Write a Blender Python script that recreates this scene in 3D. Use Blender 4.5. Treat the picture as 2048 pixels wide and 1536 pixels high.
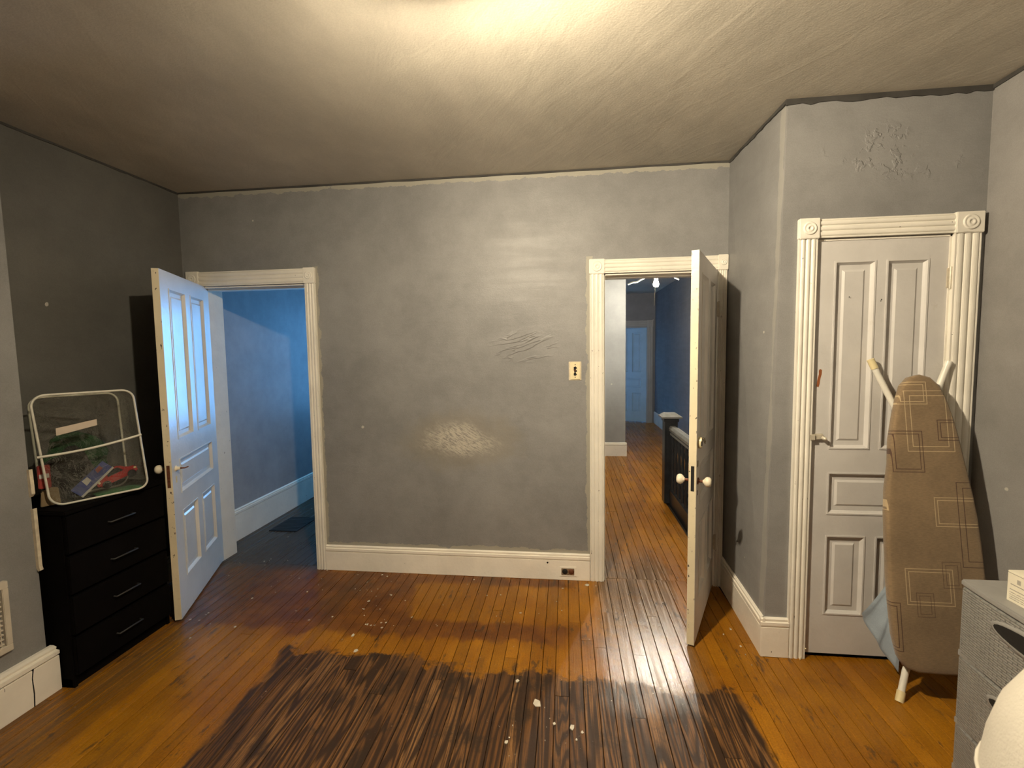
import bpy, bmesh, math, random
from math import sin, cos, pi, radians, sqrt, atan2
from mathutils import Vector, Matrix
random.seed(7)
S = bpy.context.scene
for o in list(bpy.data.objects): bpy.data.objects.remove(o)

# ------------------------------------------------------------------ camera
CAMH = 1.5592
YAW, PITCH, ROLL, FPX = -0.11678, -0.07158, -0.01423, 930.17
fw = Vector((sin(YAW)*cos(PITCH), cos(YAW)*cos(PITCH), sin(PITCH)))
r0 = Vector((cos(YAW), -sin(YAW), 0)); u0 = r0.cross(fw)
rt = r0*cos(ROLL)+u0*sin(ROLL); up = -r0*sin(ROLL)+u0*cos(ROLL)
cd = bpy.data.cameras.new('camera'); cam = bpy.data.objects.new('camera', cd)
S.collection.objects.link(cam); S.camera = cam
M3 = Matrix((rt, up, -fw)).transposed()
cam.matrix_world = Matrix.Translation((0, 0, CAMH)) @ M3.to_4x4()
cd.sensor_fit = 'HORIZONTAL'; cd.sensor_width = 36; cd.lens = FPX/2048*36
cd.clip_start = 0.02; cd.clip_end = 60
cd.dof.use_dof = True; cd.dof.focus_distance = 3.0; cd.dof.aperture_fstop = cd.lens/4.0
def at(x, y, X=None, Y=None, Z=None):
    """point where the ray through photo pixel (x, y) meets a plane of the place"""
    d = fw + rt*((x-1024)/FPX) + up*((768-y)/FPX)
    t = X/d.x if X is not None else Y/d.y if Y is not None else (Z-CAMH)/d.z
    return Vector((0, 0, CAMH)) + d*t

# ------------------------------------------------------------------ light, world, exposure
LAMP_POS = Vector((-0.40, 1.12, 2.52)); LAMP_L = 5500.0; LAMP_C = (1.0, 0.85, 0.62)
LAMP_DIR = Vector((.76, .25, -.60)).normalized()      # the bulb sits sideways in its holder and faces the closet side
HALL_POS = Vector((1.016, 5.5, 2.29)); HALL_L = 3000.0; HALL_C = (1.0, 0.92, 0.76)
W = bpy.data.worlds.new('world'); S.world = W; W.use_nodes = True
bgn = W.node_tree.nodes['Background']; bgn.inputs[0].default_value = (0.14, 0.47, 1.0, 1); bgn.inputs[1].default_value = 22.0
def portal(name, loc, rot, sx, sy):
    l = bpy.data.lights.new(name, 'AREA'); l.shape = 'RECTANGLE'; l.size = sx; l.size_y = sy
    l.cycles.is_portal = True
    o = bpy.data.objects.new(name, l); S.collection.objects.link(o); o.location = loc; o.rotation_euler = rot
    return o
S.view_settings.view_transform = 'Standard'; S.view_settings.look = 'None'
S.view_settings.gamma = 1.0; S.view_settings.use_curve_mapping = False
S.view_settings.exposure = 0.0

# ------------------------------------------------------------------ mesh helpers
C = S.collection
class MB:
    def __init__(s): s.v = []; s.f = []; s.sm = []
    def add(s, vs, fs, smooth=False):
        b = len(s.v); s.v += [tuple(v) for v in vs]; s.f += [tuple(i+b for i in f) for f in fs]; s.sm += [smooth]*len(fs); return s
    def box(s, x0, x1, y0, y1, z0, z1):
        return s.add([(x, y, z) for z in (z0, z1) for y in (y0, y1) for x in (x0, x1)],
              [(0, 2, 3, 1), (4, 5, 7, 6), (0, 1, 5, 4), (1, 3, 7, 5), (3, 2, 6, 7), (2, 0, 4, 6)])
    def ext(s, prof, ax, a, b, smooth=False):
        n = len(prof)
        def P(p, t): return {'x': (t, p[0], p[1]), 'y': (p[0], t, p[1]), 'z': (p[0], p[1], t)}[ax]
        return s.add([P(p, a) for p in prof]+[P(p, b) for p in prof],
              [(i, (i+1) % n, n+(i+1) % n, n+i) for i in range(n)], smooth).add([], []) and s.add(
              [P(p, a) for p in prof]+[P(p, b) for p in prof], [tuple(range(n-1, -1, -1)), tuple(range(n, 2*n))])
    def tube(s, pts, r, n=8, closed=False, rs=None):
        pts = [Vector(p) for p in pts]; m = len(pts); rings = []; prev = None
        for i, p in enumerate(pts):
            a = pts[(i-1) % m] if (closed or i > 0) else p; b = pts[(i+1) % m] if (closed or i < m-1) else p
            t = (b-a).normalized()
            if prev is None:
                q = Vector((0, 0, 1)) if abs(t.z) < .9 else Vector((1, 0, 0)); nn = t.cross(q).normalized()
            else: nn = (prev - t*prev.dot(t)).normalized()
            prev = nn; bb = t.cross(nn); rr = rs[i] if rs else r
            rings.append([p+(nn*cos(2*pi*k/n)+bb*sin(2*pi*k/n))*rr for k in range(n)])
        fs = []
        for i in range(m if closed else m-1):
            j = (i+1) % m
            for k in range(n): fs.append((i*n+k, i*n+(k+1) % n, j*n+(k+1) % n, j*n+k))
        s.add([v for R in rings for v in R], fs, True)
        if not closed:
            s.add(rings[0], [tuple(range(n-1, -1, -1))]); s.add(rings[-1], [tuple(range(n))])
        return s
    def lathe(s, prof, c=(0, 0, 0), d=(0, 0, 1), n=20):
        d = Vector(d).normalized(); c = Vector(c)
        q = Vector((1, 0, 0)) if abs(d.x) < .9 else Vector((0, 1, 0)); a = d.cross(q).normalized(); b = d.cross(a)
        vs = [c+d*h+(a*cos(2*pi*k/n)+b*sin(2*pi*k/n))*r for r, h in prof for k in range(n)]; m = len(prof)
        fs = [(i*n+k, i*n+(k+1) % n, (i+1)*n+(k+1) % n, (i+1)*n+k) for i in range(m-1) for k in range(n)]
        return s.add(vs, fs, True)
    def xf(s, M): s.v = [tuple(M @ Vector(v)) for v in s.v]; return s
    def mesh(s, name, bev=0, weld=False):
        me = bpy.data.meshes.new(name); me.from_pydata(s.v, [], s.f)
        me.polygons.foreach_set('use_smooth', s.sm)
        b = bmesh.new(); b.from_mesh(me)
        if weld or bev: bmesh.ops.remove_doubles(b, verts=b.verts, dist=1e-5)
        if bev:
            es = [e for e in b.edges if len(e.link_faces) == 2 and e.calc_face_angle(0) > .5]
            bmesh.ops.bevel(b, geom=es, offset=bev, segments=2, affect='EDGES', clamp_overlap=True)
        bmesh.ops.recalc_face_normals(b, faces=b.faces)
        b.to_mesh(me); b.free(); me.update(); return me
    def build(s, name, mat, parent=None, bev=0, weld=False):
        o = bpy.data.objects.new(name, s.mesh(name, bev, weld)); C.objects.link(o)
        if mat: o.data.materials.append(mat)
        if parent: o.parent = parent
        return o
def box(*a): return MB().box(*a)
def tag(o, label=None, cat=None, group=None, kind=None):
    if label: o['label'] = label
    if cat: o['category'] = cat
    if group: o['group'] = group
    if kind: o['kind'] = kind
    return o
def thing(name, label=None, cat=None, loc=(0, 0, 0), rz=0, rx=0, group=None, kind=None):
    o = bpy.data.objects.new(name, None); C.objects.link(o); o.location = loc; o.rotation_euler = (rx, 0, rz)
    o.empty_display_size = .1
    return tag(o, label, cat, group, kind)
def struct(name, mb, mat, label, cat, **k):
    return tag(mb.build(name, mat, None, **k), label, cat, kind='structure')

# ------------------------------------------------------------------ node helpers
class NT:
    def __init__(s, name):
        s.m = bpy.data.materials.new(name); s.m.use_nodes = True; s.t = s.m.node_tree; s.n = s.t.nodes
        s.b = s.n['Principled BSDF']; s._p = None
    def L(s, sock, val):
        if isinstance(val, (int, float)): sock.default_value = val
        elif isinstance(val, (tuple, list)):
            sock.default_value = tuple(val) + ((1,) if len(val) == 3 and sock.type == 'RGBA' else ())
        else: s.t.links.new(val, sock)
    def math(s, op, a, b=0.0, c=None, clamp=False):
        n = s.n.new('ShaderNodeMath'); n.operation = op; n.use_clamp = clamp; s.L(n.inputs[0], a); s.L(n.inputs[1], b)
        if c is not None: s.L(n.inputs[2], c)
        return n.outputs[0]
    def pos(s):
        if s._p is None:
            g = s.n.new('ShaderNodeNewGeometry'); s._p = g.outputs['Position']
        return s._p
    def obj(s):
        n = s.n.new('ShaderNodeTexCoord'); return n.outputs['Object']
    def sep(s, v):
        n = s.n.new('ShaderNodeSeparateXYZ'); s.L(n.inputs[0], v); return n.outputs
    def comb(s, x, y, z):
        n = s.n.new('ShaderNodeCombineXYZ'); s.L(n.inputs[0], x); s.L(n.inputs[1], y); s.L(n.inputs[2], z); return n.outputs[0]
    def mul(s, v, sc):
        n = s.n.new('ShaderNodeVectorMath'); n.operation = 'MULTIPLY'; s.L(n.inputs[0], v); n.inputs[1].default_value = sc; return n.outputs[0]
    def vadd(s, v, w):
        n = s.n.new('ShaderNodeVectorMath'); n.operation = 'ADD'; s.L(n.inputs[0], v); s.L(n.inputs[1], w); return n.outputs[0]
    def noise(s, v, scale=1.0, detail=3.0, rough=.55, dist=0.0):
        n = s.n.new('ShaderNodeTexNoise'); s.L(n.inputs['Vector'], v); n.inputs['Scale'].default_value = scale
        n.inputs['Detail'].default_value = detail; n.inputs['Roughness'].default_value = rough; n.inputs['Distortion'].default_value = dist
        return n.outputs[0]
    def voro(s, v, scale, feat='F1', rnd=1.0):
        n = s.n.new('ShaderNodeTexVoronoi'); n.feature = feat; s.L(n.inputs['Vector'], v); n.inputs['Scale'].default_value = scale
        n.inputs['Randomness'].default_value = rnd; return n.outputs
    def ss(s, x, a, b, lo=0.0, hi=1.0):
        n = s.n.new('ShaderNodeMapRange'); n.interpolation_type = 'SMOOTHSTEP'; s.L(n.inputs[0], x)
        n.inputs[1].default_value = a; n.inputs[2].default_value = b; n.inputs[3].default_value = lo; n.inputs[4].default_value = hi
        return n.outputs[0]
    def mix(s, f, a, b):
        n = s.n.new('ShaderNodeMix'); n.data_type = 'RGBA'; s.L(n.inputs[0], f); s.L(n.inputs[6], a); s.L(n.inputs[7], b); return n.outputs[2]
    def scale(s, col, k):
        n = s.n.new('ShaderNodeVectorMath'); n.operation = 'SCALE'; s.L(n.inputs[0], col); s.L(n.inputs[3], k); return n.outputs[0]
    def bump(s, h, dist, strength=1.0, normal=None):
        n = s.n.new('ShaderNodeBump'); n.inputs['Strength'].default_value = strength; n.inputs['Distance'].default_value = dist
        s.L(n.inputs['Height'], h)
        if normal: s.L(n.inputs['Normal'], normal)
        return n.outputs[0]
    def out(s, col=None, rough=None, normal=None, **k):
        if col is not None: s.L(s.b.inputs['Base Color'], col)
        if rough is not None: s.L(s.b.inputs['Roughness'], rough)
        if normal is not None: s.L(s.b.inputs['Normal'], normal)
        for kk, v in k.items(): s.L(s.b.inputs[kk.replace('_', ' ')], v)
        return s.m
def vnoise_mat(name, col, rough=.5, var=.1, scale=6.0, bump=0.0, bscale=60.0, spots=None, **k):
    t = NT(name); n = t.noise(t.pos(), scale, 4)
    c = t.scale(col, t.ss(n, .25, .75, 1-var, 1+var))
    if spots:
        sc, th, scol = spots; q = t.noise(t.pos(), sc, 5, .65)
        c = t.mix(t.ss(q, th, th+.03), c, scol)
    nm = t.bump(t.noise(t.pos(), bscale, 3), bump) if bump else None
    return t.out(c, rough, nm, **k)

# ------------------------------------------------------------------ materials
def wall_mat(name, col, kind='plain'):
    t = NT(name); P = t.pos(); x, y, z = t.sep(P)
    big = t.noise(P, 1.3, 4, .6); c = t.scale(col, t.ss(big, .3, .7, .86, 1.10)); c = t.scale(c, t.ss(t.noise(P, 6.5, 5, .7), .3, .7, .93, 1.06)); c = t.scale(c, t.ss(t.noise(P, 260, 2), .3, .7, .94, 1.06))
    streak = t.noise(t.mul(P, (2.2, 2.2, 16)), 1.0, 5, .6)
    fine = t.noise(P, 140, 2); mid = t.noise(t.mul(P, (18, 18, 30)), 1.0, 3)
    h = t.math('ADD', t.math('MULTIPLY', streak, .30), t.math('ADD', t.math('MULTIPLY', fine, .16), t.math('MULTIPLY', mid, .22)))
    pale = (.52, .48, .40)
    sp = t.voro(P, 3.2)[0]; spot = t.math('LESS_THAN', sp, t.math('MULTIPLY', t.noise(P, 30, 2), .060))
    if kind == 'back':
        # bare plaster patch worn into the paint
        wob = t.math('MULTIPLY', t.math('SUBTRACT', t.noise(P, 7, 5, .7), .5), 1.5)
        ex = t.math('DIVIDE', t.math('ADD', x, .72), .27); ez = t.math('DIVIDE', t.math('SUBTRACT', z, .95), .135)
        d = t.math('ADD', t.math('SQRT', t.math('ADD', t.math('MULTIPLY', ex, ex), t.math('MULTIPLY', ez, ez))), wob)
        flake = t.noise(t.vadd(t.mul(P, (38, 1, 95)), t.comb(t.math('MULTIPLY', z, 25), 0, t.math('MULTIPLY', x, 45))), 1.0, 6, .75)
        m = t.math('MULTIPLY', t.ss(d, 1.15, .35), t.ss(flake, .40, .56))
        c = t.mix(t.ss(d, 1.9, 1.0, 0, .35), c, (.25, .215, .15)); c = t.mix(t.math('MULTIPLY', m, .85), c, pale); h = t.math('SUBTRACT', h, t.math('MULTIPLY', m, .22))
        # wrinkled lifting paint
        wx = t.math('DIVIDE', t.math('ADD', x, .28), .26); wz = t.math('DIVIDE', t.math('SUBTRACT', z, 1.585), .12)
        wd = t.math('SQRT', t.math('ADD', t.math('MULTIPLY', wx, wx), t.math('MULTIPLY', wz, wz)))
        wr = t.noise(t.vadd(t.mul(P, (3.2, 1, 17)), t.comb(0, 0, t.math('MULTIPLY', x, -4.5))), 1.0, 2, .5, .6)
        ridge = t.ss(t.math('ABSOLUTE', t.math('SUBTRACT', wr, .52)), .05, 0)
        h = t.math('ADD', h, t.math('MULTIPLY', t.math('MULTIPLY', ridge, t.ss(wd, 1.0, .5)), 1.4))
        # pale unpainted margin along the casings, baseboard and ceiling
        nz = t.math('MULTIPLY', t.noise(P, 9, 4, .65), .075)
        e = t.math('ADD', t.math('MINIMUM', t.math('ABSOLUTE', t.math('SUBTRACT', .15, x)), t.math('ABSOLUTE', t.math('ADD', x, 1.728))), t.math('MULTIPLY', t.math('GREATER_THAN', z, 2.16), 1.0))
        e = t.math('MINIMUM', e, t.math('ABSOLUTE', t.math('SUBTRACT', z, .185)))
        e = t.math('MINIMUM', e, t.math('ABSOLUTE', t.math('SUBTRACT', 2.69, z)))
        mm = t.math('LESS_THAN', e, t.math('SUBTRACT', nz, .018))
        c = t.mix(t.math('MULTIPLY', mm, .55), c, (.42, .39, .30))
    if kind == 'closet':
        pk = t.noise(t.mul(P, (22, 22, 22)), 1.0, 4, .6)
        m = t.math('MULTIPLY', t.ss(t.noise(P, 4, 2), .5, .6), t.ss(t.math('ABSOLUTE', t.math('SUBTRACT', z, 2.45)), .16, .08))
        h = t.math('ADD', h, t.math('MULTIPLY', t.math('MULTIPLY', m, t.ss(pk, .5, .6)), .9))
    if kind == 'side':
        e = t.math('ABSOLUTE', t.math('SUBTRACT', y, 2.43)); nz = t.noise(t.mul(P, (8, 8, 2.2)), 1.0, 4, .6)
        mm = t.math('LESS_THAN', e, t.math('MULTIPLY', t.math('SUBTRACT', nz, .3), .1))
        c = t.mix(t.math('MULTIPLY', mm, .3), c, (.44, .42, .36))
    c = t.mix(t.math('MULTIPLY', spot, .7), c, (.6, .57, .5))
    return t.out(c, t.ss(streak, .3, .7, .46, .56), t.bump(h, .006, .25 if kind == 'smooth' else .55))
GREY = (.235, .232, .228)
m_wall_back = wall_mat('wall_paint_grey_worn', GREY, 'back')
m_wall = wall_mat('wall_paint_grey', GREY)
m_wall_cl = wall_mat('wall_paint_grey_flaking', GREY, 'closet')
m_wall_side = wall_mat('wall_paint_grey_corner', GREY, 'side')
m_wall_r = wall_mat('wall_paint_grey_right', (.25, .24, .23))
m_blue = wall_mat('wall_paint_bluegrey', (.33, .33, .34), 'smooth')
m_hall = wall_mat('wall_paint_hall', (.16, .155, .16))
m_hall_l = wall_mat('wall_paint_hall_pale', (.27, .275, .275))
m_wall_shade = wall_mat('wall_paint_grey_shaded', (.115, .112, .10))  # darker than the other grey walls: shade put into the colour
def ceil_mat():
    t = NT('ceiling_paint'); P = t.pos(); x, y, z = t.sep(P)
    big = t.noise(P, 1.1, 4, .6); c = t.scale((.52, .48, .40), t.ss(big, .3, .7, .88, 1.08)); c = t.scale(c, t.ss(t.noise(t.mul(P, (6, 2.5, 1)), 1.0, 5, .7), .3, .7, .94, 1.05)); c = t.scale(c, t.ss(t.noise(P, 200, 2), .3, .7, .95, 1.05))
    st = t.noise(t.vadd(t.mul(P, (5, 1.6, 1)), t.comb(t.math('MULTIPLY', y, 3.0), 0, 0)), 1.0, 5, .6, .4)
    rd = t.ss(t.math('ABSOLUTE', t.math('SUBTRACT', t.noise(t.vadd(t.mul(P, (2.4, 1.0, 1)), t.comb(t.math('MULTIPLY', y, 1.3), 0, 0)), 1.0, 3, .5), .5)), .025, 0)
    h = t.math('ADD', t.math('MULTIPLY', st, .5), t.math('ADD', t.math('MULTIPLY', rd, .04), t.math('MULTIPLY', t.noise(P, 120, 2), .10)))
    return t.out(c, .5, t.bump(h, .010, .7))
m_ceil = ceil_mat()
m_gap = vnoise_mat('ceiling_gap_dark', (.045, .042, .038), .8, .3, 8)
def trim_mat(name, col=(.77, .735, .65), chips=.71, rough=.38):
    t = NT(name); P = t.pos()
    c = t.scale(col, t.ss(t.noise(P, 5, 4), .25, .75, .92, 1.05))
    grime = t.noise(P, 22, 5, .7); c = t.mix(t.ss(grime, .62, .85, 0, .4), c, (.34, .29, .21))
    ch = t.noise(t.mul(P, (60, 60, 26)), 1.0, 4, .6); c = t.mix(t.ss(ch, chips, chips+.02), c, (.07, .05, .035))
    return t.out(c, rough, t.bump(t.noise(P, 45, 3), .0012))
m_trim = trim_mat('trim_paint_cream')
m_base = trim_mat('baseboard_paint_cream', (.86, .81, .71), .73)
m_door = trim_mat('door_paint_white', (.62, .61, .58), .77, .30)
m_door_edge = trim_mat('door_edge_cream', (.72, .63, .44), .655)
m_doorc = trim_mat('closet_door_paint', (.58, .56, .535), .80, .42)
m_black = vnoise_mat('dresser_black', (.0028, .0022, .002), .8, .2, 12, Specular_IOR_Level=.05)
m_door2 = trim_mat('hall_door_paint', (.76, .73, .69), .80, .42)
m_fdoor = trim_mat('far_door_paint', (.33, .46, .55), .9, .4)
m_ftrim_shade = trim_mat('far_trim_shaded', (.34, .32, .29), .9, .4)  # dim light on the far casing put into a darker trim colour
m_steel = vnoise_mat('handle_steel', (.035, .034, .032), .6, .1, 30, Metallic=.3)
m_dark = vnoise_mat('dark_void', (.008, .007, .006), .8, .2, 10)
m_porc = vnoise_mat('knob_porcelain', (.80, .72, .55), .2, .08, 25)
m_rust = vnoise_mat('spindle_rust', (.16, .06, .03), .5, .3, 90, Metallic=.4)
m_brass = vnoise_mat('latch_metal_painted', (.55, .50, .40), .35, .15, 50, Metallic=.2)
m_chain = vnoise_mat('chain_metal', (.45, .40, .30), .3, .2, 60, Metallic=.8)
m_plate = vnoise_mat('switch_plate_ivory', (.74, .64, .40), .4, .06, 20)
m_plaster = vnoise_mat('bare_plaster', (.62, .54, .40), .8, .15, 30, .002, 80)
m_vent = vnoise_mat('vent_paint', (.55, .50, .41), .5, .08, 14)
m_post = vnoise_mat('newel_dark_paint', (.020, .022, .026), .35, .3, 14)
m_postcap = vnoise_mat('newel_cap_wood', (.20, .20, .19), .35, .2, 14)
m_white_tube = vnoise_mat('white_enamel', (.72, .70, .62), .35, .05, 20)
m_capy = vnoise_mat('yellowed_plastic', (.68, .58, .33), .5, .08, 20)
m_plastic = vnoise_mat('grey_plastic', (.27, .265, .25), .5, .06, 20)
m_flake = vnoise_mat('paint_flake_white', (.56, .51, .42), .6, .1, 40)
m_register = vnoise_mat('register_black_iron', (.006, .006, .007), .6, .2, 20)
def emis(name, col, L):
    t = NT(name); t.b.inputs['Base Color'].default_value = (1, 1, 1, 1)
    t.L(t.b.inputs['Emission Color'], col); t.b.inputs['Emission Strength'].default_value = L; return t.m
m_lamp = emis('lamp_bulb_lit', LAMP_C, LAMP_L); m_bulb = emis('hall_bulb_lit', HALL_C, HALL_L)

def floor_mat():
    t = NT('floorboard_worn_varnish'); P = t.pos(); x, y, z = t.sep(P)
    oi = t.n.new('ShaderNodeObjectInfo'); rnd = oi.outputs['Random']
    off = t.comb(t.math('MULTIPLY', rnd, 37.0), t.math('MULTIPLY', rnd, 91.0), 0)
    G = t.vadd(P, off)
    # cathedral grain: contour lines of a stretched noise
    gn = t.noise(t.mul(G, (7.5, .55, 1)), 1.0, 2, .45, .25)
    ring = t.math('FRACT', t.math('MULTIPLY', gn, 16.0)); ring = t.math('ABSOLUTE', t.math('SUBTRACT', ring, .5))
    fib = t.noise(t.mul(G, (170, 4.5, 1)), 1.0, 4, .65); fib2 = t.noise(t.mul(G, (60, 1.2, 1)), 1.0, 3, .6)
    blot = t.noise(P, 2.3, 5, .6); blot2 = t.noise(P, 6.5, 5, .65)
    wob = t.math('MULTIPLY', t.math('SUBTRACT', t.noise(t.mul(P, (5.5, 2.0, 1)), 1.0, 4, .65), .5), .34)
    # varnished boards
    fin = t.mix(t.ss(blot, .3, .7), (.24, .088, .004), (.36, .150, .008))
    fin = t.scale(fin, t.ss(rnd, 0, 1, .86, 1.12)); fin = t.scale(fin, t.ss(fib, .3, .7, .88, 1.06))
    # red-brown stained strip along the back wall, towards the left-hand door
    red = t.mix(t.ss(blot2, .3, .7), (.105, .034, .007), (.19, .068, .010))
    rm = t.math('MULTIPLY', t.ss(t.math('ADD', y, wob), 2.34, 2.39), t.ss(t.math('ADD', y, t.math('MULTIPLY', wob, .6)), 3.16, 3.03))
    rm = t.math('MULTIPLY', rm, t.ss(t.math('ADD', x, t.math('MULTIPLY', wob, 3)), .16, -.1))
    yl = t.math('MULTIPLY', t.ss(t.math('ADD', x, t.math('MULTIPLY', wob, 1.5)), -1.02, -.9), t.ss(t.math('ABSOLUTE', t.math('SUBTRACT', t.math('ADD', y, t.math('MULTIPLY', wob, .5)), 2.75)), .24, .19))
    rm = t.math('MULTIPLY', rm, t.math('SUBTRACT', 1.0, t.math('MULTIPLY', yl, .85)))
    col = t.mix(rm, fin, red)
    grimy = t.mix(t.ss(fib2, .35, .65), (.105, .060, .026), (.215, .130, .062))
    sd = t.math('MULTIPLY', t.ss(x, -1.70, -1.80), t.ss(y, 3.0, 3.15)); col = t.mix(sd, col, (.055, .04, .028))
    # worn walking line through the right-hand doorway
    px = t.math('SUBTRACT', x, t.math('ADD', .42, t.math('MULTIPLY', t.math('SUBTRACT', y, 2.4), .02)))
    pm = t.ss(t.math('ADD', t.math('ABSOLUTE', px), t.math('MULTIPLY', wob, .7)), .30, .18)
    pm = t.math('MULTIPLY', pm, t.math('MULTIPLY', t.ss(y, 3.75, 3.15), t.ss(t.math('ADD', y, wob), 1.88, 2.0)))
    col = t.mix(t.math('MULTIPLY', pm, t.ss(blot2, .2, .6, .45, .95)), col, grimy)
    dk = t.math('MULTIPLY', t.ss(t.noise(t.mul(P, (26, 8, 1)), 1.0, 4, .7), .56, .64), t.ss(t.noise(P, 3.1, 2), .48, .58)); col = t.mix(t.math('MULTIPLY', dk, .7), col, (.03, .02, .012))
    dirt = t.noise(t.mul(P, (3.0, 1.2, 1)), 1.0, 6, .72); col = t.mix(t.ss(dirt, .50, .72, 0, .55), col, (.060, .034, .014))
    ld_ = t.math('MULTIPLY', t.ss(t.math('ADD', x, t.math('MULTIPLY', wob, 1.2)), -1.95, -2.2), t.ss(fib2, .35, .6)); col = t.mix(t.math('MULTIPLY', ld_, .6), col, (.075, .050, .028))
    spk = t.noise(P, 150, 3, .6); col = t.scale(col, t.ss(spk, .3, .7, .80, 1.15))
    # bare dark worn rectangle in the middle of the room
    ym = t.math('SUBTRACT', t.math('ADD', 2.235, t.math('ADD', t.math('MULTIPLY', wob, .35), t.math('MULTIPLY', t.math('SUBTRACT', t.noise(P, 3.4, 5, .7), .5), .5))), t.math('MULTIPLY', t.math('ADD', x, 1.3), .07))
    wm = t.ss(t.math('SUBTRACT', ym, y), -.012, .03)
    wm = t.math('MULTIPLY', wm, t.ss(t.math('ADD', x, t.math('MULTIPLY', wob, .6)), -1.475, -1.445))
    wm = t.math('MULTIPLY', wm, t.ss(t.math('ADD', x, t.math('MULTIPLY', wob, .5)), .775, .745))
    lite = t.scale(t.mix(rnd, (.30, .125, .036), (.26, .135, .05)), t.ss(rnd, 0, 1, .42, .95))
    worn = t.mix(t.ss(ring, .10, .34), (.036, .018, .009), t.mix(t.ss(fib, .4, .62), (.07, .033, .013), lite))
    worn = t.mix(t.ss(blot2, .50, .68, 0, .8), worn, (.028, .017, .010))
    col = t.mix(wm, col, worn)
    # paint spatters
    sp = t.voro(P, 13)[0]; spm = t.math('LESS_THAN', sp, t.math('MULTIPLY', t.ss(t.noise(P, 2.6, 3), .45, .75), .16))
    sp2 = t.noise(t.mul(P, (55, 40, 1)), 1.0, 4, .7); spm2 = t.math('MULTIPLY', t.ss(sp2, .66, .69), t.ss(t.noise(P, 2.2, 2), .46, .6))
    spm = t.math('MULTIPLY', t.math('MAXIMUM', spm, spm2), t.ss(y, 1.5, 2.0)); spm = t.math('MULTIPLY', spm, t.ss(x, .75, .6))
    col = t.mix(t.math('MULTIPLY', spm, .8), col, (.52, .45, .36))
    rough = t.math('ADD', t.math('MULTIPLY', wm, .14), t.ss(fib2, .3, .7, .24, .40)); rough = t.math('SUBTRACT', rough, t.math('MULTIPLY', pm, .10))
    h = t.math('ADD', t.math('MULTIPLY', fib, .5), t.math('ADD', t.math('MULTIPLY', t.math('MULTIPLY', ring, wm), .5), t.math('ADD', t.math('MULTIPLY', t.noise(P, 28, 4), .55), t.math('MULTIPLY', t.math('MULTIPLY', t.noise(t.mul(P, (110, 45, 1)), 1.0, 4, .7), pm), .30))))
    return t.out(col, rough, t.bump(h, .0022, .7), Specular_IOR_Level=t.math('ADD', .28, t.math('MULTIPLY', pm, .3)))
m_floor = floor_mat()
m_sub = vnoise_mat('subfloor_dark', (.012, .008, .005), .9, .3, 8)

# ------------------------------------------------------------------ dimensions of the place (metres)
D, XL, CY, XR, H = 3.094, -2.733, 2.393, 1.895, 2.708      # back wall, left wall, closet front, right wall, ceiling
XN, YN = -2.43, 1.814                                       # chimney breast face and its end
YB, T = -1.7, .20                                           # rear wall, wall thickness
DB = D+T
L0, L1, R0, R1, ZO = -2.60, -1.80, .243, .948, 2.043        # two doorways in the back wall
HX0, HX1, HY1 = .08, 1.84, 10.0                             # hall

# ------------------------------------------------------------------ floor
fl = struct('floor', box(XL-.2, XR+.2, YB-.1, D+.05, -.16, -.021).box(-2.97, HX0, D+.05, 6.2, -.16, -.021)
            .box(HX0, 1.03, D+.05, HY1+.9, -.16, -.021).box(1.03, HX1+.1, 4.78, HY1+.9, -.16, -.021).box(-.9, HX0, 6.9, HY1, -.16, -.021),
            m_sub, 'worn varnished wooden strip floor with dark bare patch', 'floor')
PW = .0652
pm = MB(); g = .0011; hw = PW/2-g
pm.ext([(-hw, -.02), (hw, -.02), (hw, -.0015), (hw-.0015, 0), (-hw+.0015, 0), (-hw, -.0015)], 'y', 0, 1)
pmesh = pm.mesh('plank'); pmesh.materials.append(m_floor)
def planks(x0, x1, rng, lo, hi):
    n = max(1, round((x1-x0)/PW)); w = (x1-x0)/n
    for i in range(n):
        xc = x0+(i+.5)*w; a, b = rng(xc)
        if b-a < .1: continue
        y = a; first = True
        while y < b-.02:
            ln = random.uniform(lo, hi)*(random.uniform(.35, 1) if first else 1); first = False
            e = y+ln
            if b-e < .35: e = b
            o = bpy.data.objects.new('plank', pmesh); C.objects.link(o); o.parent = fl
            o.location = (xc, y+.0008, random.uniform(-.0012, .0004)); o.scale = (w/PW, e-y-.0016, 1)
            o.rotation_euler = (0, random.uniform(-.004, .004), 0)
            y = e
planks(XL, XR, lambda x: (YB, CY+.02 if x > 1.0 else D+.035), 1.9, 3.2)
planks(HX0, HX1, lambda x: ((D+.035) if x < 1.02 else 4.80, HY1+.8 if x > .88 else 6.87), 2.4, 4.5)
planks(-2.76, -1.0, lambda x: (D+.035, 5.7), 1.8, 3.4)

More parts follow.
